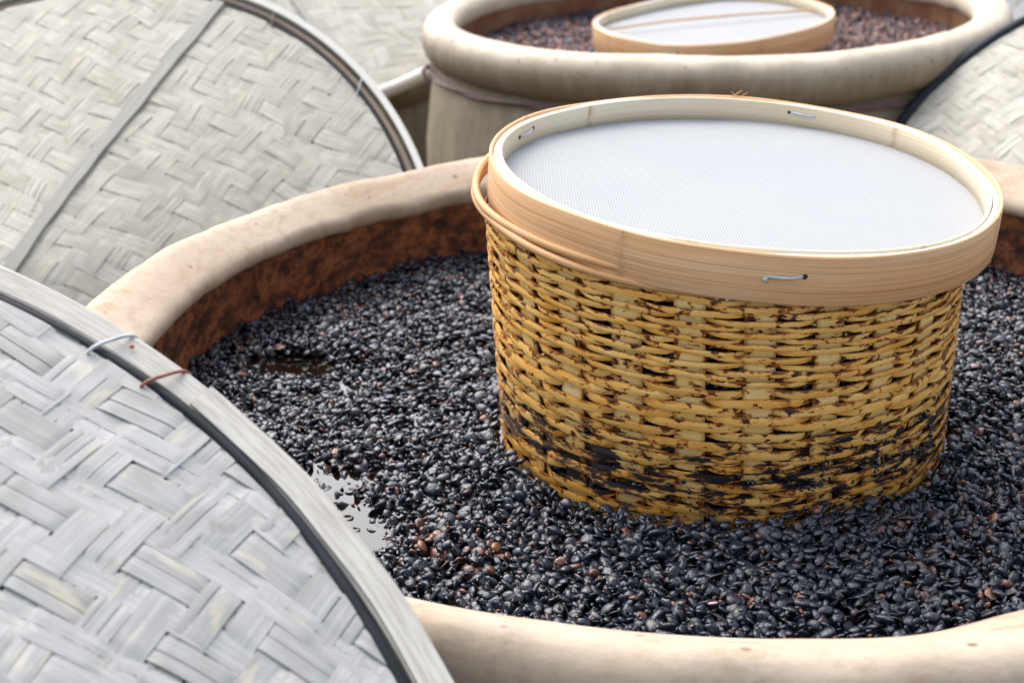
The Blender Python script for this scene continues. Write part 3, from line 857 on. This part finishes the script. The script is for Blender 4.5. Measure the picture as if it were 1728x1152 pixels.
# ------------------------------------------------------------------ baskets
def basket(label, cx, cy, z0, z1, R0, R1, nst, rows, mat, axis_tilt=(0, 0), seed=1, detail=True, group=None):
    """rows: list of (z centre, height) in metres above the base"""
    t = thing('woven_basket', label, 'basket', Matrix.Translation((cx, cy, z0)), group)
    Ht = z1 - z0
    r = np.random.default_rng(seed)
    tz = lambda a, h: (h / Ht) * (axis_tilt[0] * np.cos(a) + axis_tilt[1] * np.sin(a)) * R1   # the top leans like the sieve
    Rad = lambda h: R0 + (R1 - R0) * h / Ht
    sp = 2 * PI / nst
    for k in range(nst):
        a = k * sp + r.uniform(-.012, .012)
        w = .0225 + r.uniform(-.002, .002)
        hs_ = np.linspace(-.012, Ht - .004, 40 if detail else 12)
        xs = np.linspace(-.5, .5, 4)
        A = a + xs[None, :] * w / R0
        wob = .0009 * np.sin(hs_ / Ht * 60 + k * 2)
        RR = Rad(hs_)[:, None] - .0008 + 0 * A + wob[:, None]
        hh = hs_[:, None] + 0 * RR; A = A + 0 * RR
        V = np.stack([RR * np.cos(A), RR * np.sin(A), hh + tz(A, hh)], 2)
        V2 = V.copy(); V2[..., :2] *= (1 - .0016 / R0)
        U = np.stack([(A * R0).ravel(), hh.ravel()], 1)
        Vj, Fj, Uj = joined([(V, faces_grid(len(hs_), 4), U), (V2, faces_grid(len(hs_), 4), U)])
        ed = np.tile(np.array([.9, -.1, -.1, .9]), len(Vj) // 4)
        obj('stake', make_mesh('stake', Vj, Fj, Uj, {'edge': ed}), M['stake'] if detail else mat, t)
    n = nst * (14 if detail else 4)
    a = np.linspace(0, 2 * PI, n, endpoint=False)
    for i, (hc, hh) in enumerate(rows):
        ph = a / sp + (i % 2) * 1.0
        c0 = np.cos(ph * PI)                                   # +1 over a stake, -1 behind the next
        c = np.clip((c0 + .42) * 1.9, -1, 1)
        c = c * (1.5 - .5 * c * c)                             # stays outside for long, dives sharply
        dp = np.abs((ph + 1) % 2 - 1)                          # distance from the stake it crosses, in stakes
        sp_j = r.uniform(0, 1, nst + 1)
        spot = np.exp(-((dp - .30) / .10) ** 2) * (np.interp(ph % nst, np.arange(nst + 1), sp_j) > .42)
        amp = .0023
        f1 = fnoise(seed * 100 + i, [.0004, .0005, .0005, .0004, .0004, .0004, .0003, .0004, .0003, .0004, .0003, .0003])
        f2 = fnoise(seed * 100 + i + 50, [0, 0, .0002, .0002, .0002, .0002, .0002, .0003, .0002, .0002, .0003])
        zc = hc + f1(a) + r.uniform(-.0005, .0005)
        hv = hh * (1 + 14 * f2(a) + r.uniform(-.08, .08))
        off = np.where(c > 0, amp * c, .0044 * c) + .0007 + .0005 * np.clip(c0, 0, 1)
        tw = r.uniform(-.12, .16)
        prof = np.array([(-.0008, -.5), (.0005, -.5), (.0005, -.5), (.0010, -.25), (.0011, .15), (.0006, .5), (.0006, .5), (-.0008, .5), (-.0008, .5), (-.0008, -.5)])
        zz = zc[:, None] + prof[None, :, 1] * hv[:, None]
        rr = Rad(zz) + off[:, None] + prof[None, :, 0] + tw * prof[None, :, 1] * hv[:, None]
        A = np.repeat(a[:, None], len(prof), 1)
        V = np.stack([rr * np.cos(A), rr * np.sin(A), zz + tz(A, zz)], 2)
        U = np.stack([(A * R0).ravel() + i * .37, zz.ravel()], 1)
        ed = np.tile(np.array([1, 1, .8, -.15, -.05, .95, 1, 1, 1, 1]), n) * 0.8 + .9 * np.repeat(np.clip(-c, 0, 1) ** 1.5, len(prof)) - .2 * np.repeat(np.clip(c0, 0, 1), len(prof))  # edges and dives behind stakes darker: soy stain plus painted shade
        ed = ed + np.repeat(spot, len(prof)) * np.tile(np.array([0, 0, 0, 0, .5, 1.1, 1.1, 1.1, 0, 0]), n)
        F = faces_grid(n, len(prof), True).reshape(n, -1, 4)[:, [0, 2, 3, 4, 6, 8]].reshape(-1, 4)
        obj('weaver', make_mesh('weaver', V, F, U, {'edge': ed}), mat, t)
    # two bent rattan coils round the mouth
    for k, (dr, dz, rd) in enumerate([(.0045, .004, .0034), (.0060, -.0025, .0034)]):
        pts = []
        for j in range(160):
            q = 2 * PI * j / 160
            rr = Rad(Ht) + dr + .0012 * math.sin(3 * q + k) + .0008 * math.sin(8 * q + 2 * k)
            pts.append((rr * math.cos(q) - .006, rr * math.sin(q) + .004, Ht + dz + float(tz(np.array(q), Ht)) + .0012 * math.sin(5 * q + k * 2)))
        V, F, U = tube(pts, rd, 8, True)
        obj('rim_coil', make_mesh('rim_coil', V, F, U), M['rattan'], t)
    return t

z0, z1 = -0.100, 0.119
rows, z = [], 0.004
while z < .135:
    hh = .0074; rows.append((z, hh)); z += hh + .0001
while z < z1 - z0 - .005:
    hh = .0050; rows.append((z, hh)); z += hh + .0004
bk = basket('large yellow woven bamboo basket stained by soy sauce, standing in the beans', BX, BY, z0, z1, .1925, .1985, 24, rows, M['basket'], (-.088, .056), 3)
# crusts of bean mash stuck to the lower wall
r = np.random.default_rng(77)
n = 620
a = r.normal(-1.15, .38, n); h = np.where(r.random(n) < .75, r.normal(.052, .013, n), r.normal(.024, .006, n))
h = h + .010 * (a + 1.15)
sel = (vnoise2(a * 9, h * 120, 31) > .05) & (h > .006) & (h < .09)
a, h = a[sel], h[sel]
RR = .1945 + .0028
Pc = np.stack([RR * np.cos(a), RR * np.sin(a), h], 1)
me = scatter_beans(Pc, r.uniform(.0016, .0034, len(a)), .8, np.full(len(a), .2), np.full(len(a), .3), IV1, IF1, 12, 'mash')
tag(obj('bean_mash', me, M['beans'], bk), 'black bean mash crusted on the lower basket wall', kind='stuff')

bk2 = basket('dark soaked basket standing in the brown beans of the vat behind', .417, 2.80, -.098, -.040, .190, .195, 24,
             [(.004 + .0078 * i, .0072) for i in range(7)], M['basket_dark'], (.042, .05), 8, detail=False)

# ------------------------------------------------------------------ sieves
def sieve(label, Cc, n, R, rf, zf, bh, marks_o, marks_i, joints_o, joints_i, far=False):
    t = thing('bamboo_sieve', label, 'sieve', frame(Cc, n))
    N = 300
    def attr(prof_n, joints):
        a = np.linspace(0, 2 * PI, N, endpoint=False)
        j = np.zeros(N)
        for q in joints:
            j = np.maximum(j, np.exp(-(((a - R_(q) + PI) % (2 * PI) - PI) / .014) ** 2))
        return {'joint': np.repeat(j, prof_n)}
    def bump(joints, amp):
        def f(a):
            j = np.zeros_like(a)
            for q in joints:
                j = j + np.exp(-(((a - R_(q) + PI) % (2 * PI) - PI) / .011) ** 2)
            return rf(a) + amp * j
        return f
    th = .0032
    k = bh / .038
    ew = fnoise(6, [0, .0003, .0003, .0003, .0003, .0003, .0002, .0002, .0002, .0002])
    zz = (lambda a: zf(a) + ew(a))
    po = [(R - th, -.038 * k), (R - th, -.001), (R - th * .6, .0002), (R - .0006, .0001), (R, -.0012), (R + .0002, -.019 * k), (R, -.037 * k), (R - .0008, -.0382 * k)]
    V, F, U = ring(po, N, bump(joints_o, .0009), zz, True)
    obj('outer_band', make_mesh('outer_band', V, F, U, attr(len(po), joints_o)), M['band'], t)
    pc = [(R - .0082, -.010), (R - .0080, -.0030), (R - .0060, -.0012), (R - .0045, -.0013), (R - .0034, -.0026), (R - .0034, -.010)]
    wv = fnoise(14, [0, 0, 0, .0004, .0004, .0004, .0005, .0003, .0004])
    V, F, U = ring(pc, N, rf, lambda a: zf(a) + wv(a), True)
    obj('cloth_edge', make_mesh('cloth_edge', V, F, U), M['cord'], t)
    ri = R - .0083
    pi_ = [(ri, -.022), (ri, -.0012), (ri - .0008, -.0002), (ri - .0022, -.0003), (ri - .0029, -.0012), (ri - .0030, -.010), (ri - .0029, -.022)]
    V, F, U = ring(pi_, N, lambda a: rf(a) + .0005 * np.sin(5 * a), lambda a: zf(a) + .0008 * np.sin(4 * a + 1) + .0002, True)
    obj('inner_band', make_mesh('inner_band', V, F, U, attr(len(pi_), joints_i)), M['band_in'], t)
    rm = ri - .0012
    rs = np.linspace(.0005, 1, 14)
    a = np.linspace(0, 2 * PI, 120, endpoint=False)
    RRm = (rm + rf(a))[:, None] * rs[None, :]
    Zm = -.0205 + .0 * RRm - .0035 * (1 - rs[None, :] ** 2) + zf(a)[:, None] * rs[None, :] ** 2
    Zm = Zm + .0006 * vnoise2(RRm * np.cos(a)[:, None] * 20, RRm * np.sin(a)[:, None] * 20, 3)
    V = np.stack([RRm * np.cos(a)[:, None], RRm * np.sin(a)[:, None], Zm], 2)
    obj('sieve_mesh', make_mesh('sieve_mesh', V, faces_grid(120, 14, True), np.stack([V[..., 0].ravel(), V[..., 1].ravel()], 1)), M['mesh'], t)
    def stitch(a0, a1, z0_, z1_, outer, rad=.0013, knot=False):
        pts = []
        for i in range(11):
            s = i / 10
            q = R_(a0 + (a1 - a0) * s)
            rr = (R + .0002 if outer else ri - .003) + float(rf(np.array(q)))
            bulge = (-.0016 + .0036 * math.sin(PI * s) ** .6)
            rr += bulge if outer else -bulge
            zq = z0_ + (z1_ - z0_) * s + .0003 * math.sin(s * 7) + float(zf(np.array(q)))
            pts.append((rr * math.cos(q), rr * math.sin(q), zq))
        V, F, U = tube(pts, rad, 7)
        obj('cord_stitch', make_mesh('cord_stitch', V, F, U), M['wire'], t)
        for q_, z_ in ((a0, z0_), (a1, z1_)):
            if knot and q_ == a0:
                kp = IV1 * .0025
                q = R_(q_); rr = R + .0012 + float(rf(np.array(q)))
                obj('knot', make_mesh('knot', kp + np.array([rr * math.cos(q), rr * math.sin(q), z_ - .001]), IF1), M['wire'], t)
                continue
            q = R_(q_); rr = (R + .0001 if outer else ri - .0029) + float(rf(np.array(q)))
            hp = IV1 * np.array([.0006, .0027, .0024])
            ca, sa = math.cos(q), math.sin(q)
            hp = np.stack([hp[:, 0] * ca - hp[:, 1] * sa, hp[:, 0] * sa + hp[:, 1] * ca, hp[:, 2]], 1)
            obj('stitch_hole', make_mesh('stitch_hole', hp + np.array([rr * ca, rr * sa, z_ + float(zf(np.array(q)))]), IF1), M['hole'], t)
    for m in marks_o: stitch(*m[:4], True, .0012, m[4])
    for m in marks_i: stitch(*m[:4], False, .0012)
    return t, rf, zf

sv_rf = lambda a: -.0025 * np.cos(3 * a) - .0003 * np.sin(3 * a) + .0003 * np.sin(2 * a)
sv_zf = lambda a: .0010 * np.sin(2 * a + .5) + .0007 * np.sin(3 * a)
sieve('large bamboo sieve with white mesh lying tilted on top of the yellow basket', (.201, 1.16, .1518), (.0879, -.0562, 1), .2116, sv_rf, sv_zf, .038,
      [(-94.5, -87.0, -.0175, -.0155, True)], [(68.1, 60.5, -.008, -.0085, False), (158, 150.5, -.010, -.008, False)],
      [-124, -31, 60, 150], [127, 37, -60, 250])
s2_rf = lambda a: -.0011 * np.cos(3 * a) - .0008 * np.sin(3 * a) + .0021 * np.cos(4 * a) - .0088 * np.sin(4 * a) * .8
sv2, _, _ = sieve('smaller looking sieve resting in the vat behind, a brown stick across its mesh', (.4167, 2.80, -.0012), (-.0424, -.0498, 1), .2273, s2_rf,
      lambda a: .001 * np.sin(2 * a), .046, [(-120, -114, -.014, -.015, True)], [], [-20, -75, 200], [35, 150], far=True)
V, F, U = tube([(-.205, .015, -.012), (-.07, .035, -.010), (.06, .038, -.0105), (.205, .028, -.012)], .0022, 8)
obj('cross_stick', make_mesh('cross_stick', V, F, U), M['rattan'], sv2)
# loose bamboo fibres on the back edge of the big sieve
svo = [o for o in C.objects if o.name.startswith('bamboo_sieve')][0]
for k, (q, da, hz) in enumerate([(83.5, -2.2, .006), (82.5, 1.6, .0035), (81.5, -1.5, .0045)]):
    rr = .2105
    pts = [((rr + .002 * s) * math.cos(R_(q + da * s)), (rr + .002 * s) * math.sin(R_(q + da * s)), -.0005 + hz * s * (1.3 - .3 * s)) for s in np.linspace(0, 1, 7)]
    V, F, U = tube(pts, .00035, 4)
    obj('loose_fibre', make_mesh('loose_fibre', V, F, U), M['band'], svo)

# small rusty nails and a lapped joint in the near hoop
for q in (72.3, 61.2, 45.5, 33.0):
    rr = .542 - .0085
    nv = IV1 * np.array([.0017, .0017, .0007]) + np.array([rr * math.cos(R_(q)), rr * math.sin(R_(q)), .0046])
    obj('nail', make_mesh('nail', nv, IF1), M['wire_rust'], LA)
V, F, U = ring([(.542 - .0170, .0038), (.542 - .0168, .0062), (.542 - .0005, .0058), (.5425, .0036), (.5428, -.010)], 60, lambda a: .0004 * np.sin(a * 40), None, False, R_(24), R_(55.6), sharp=True)
obj('hoop_lap', make_mesh('hoop_lap', V, F, U), M['hoop'], LA)
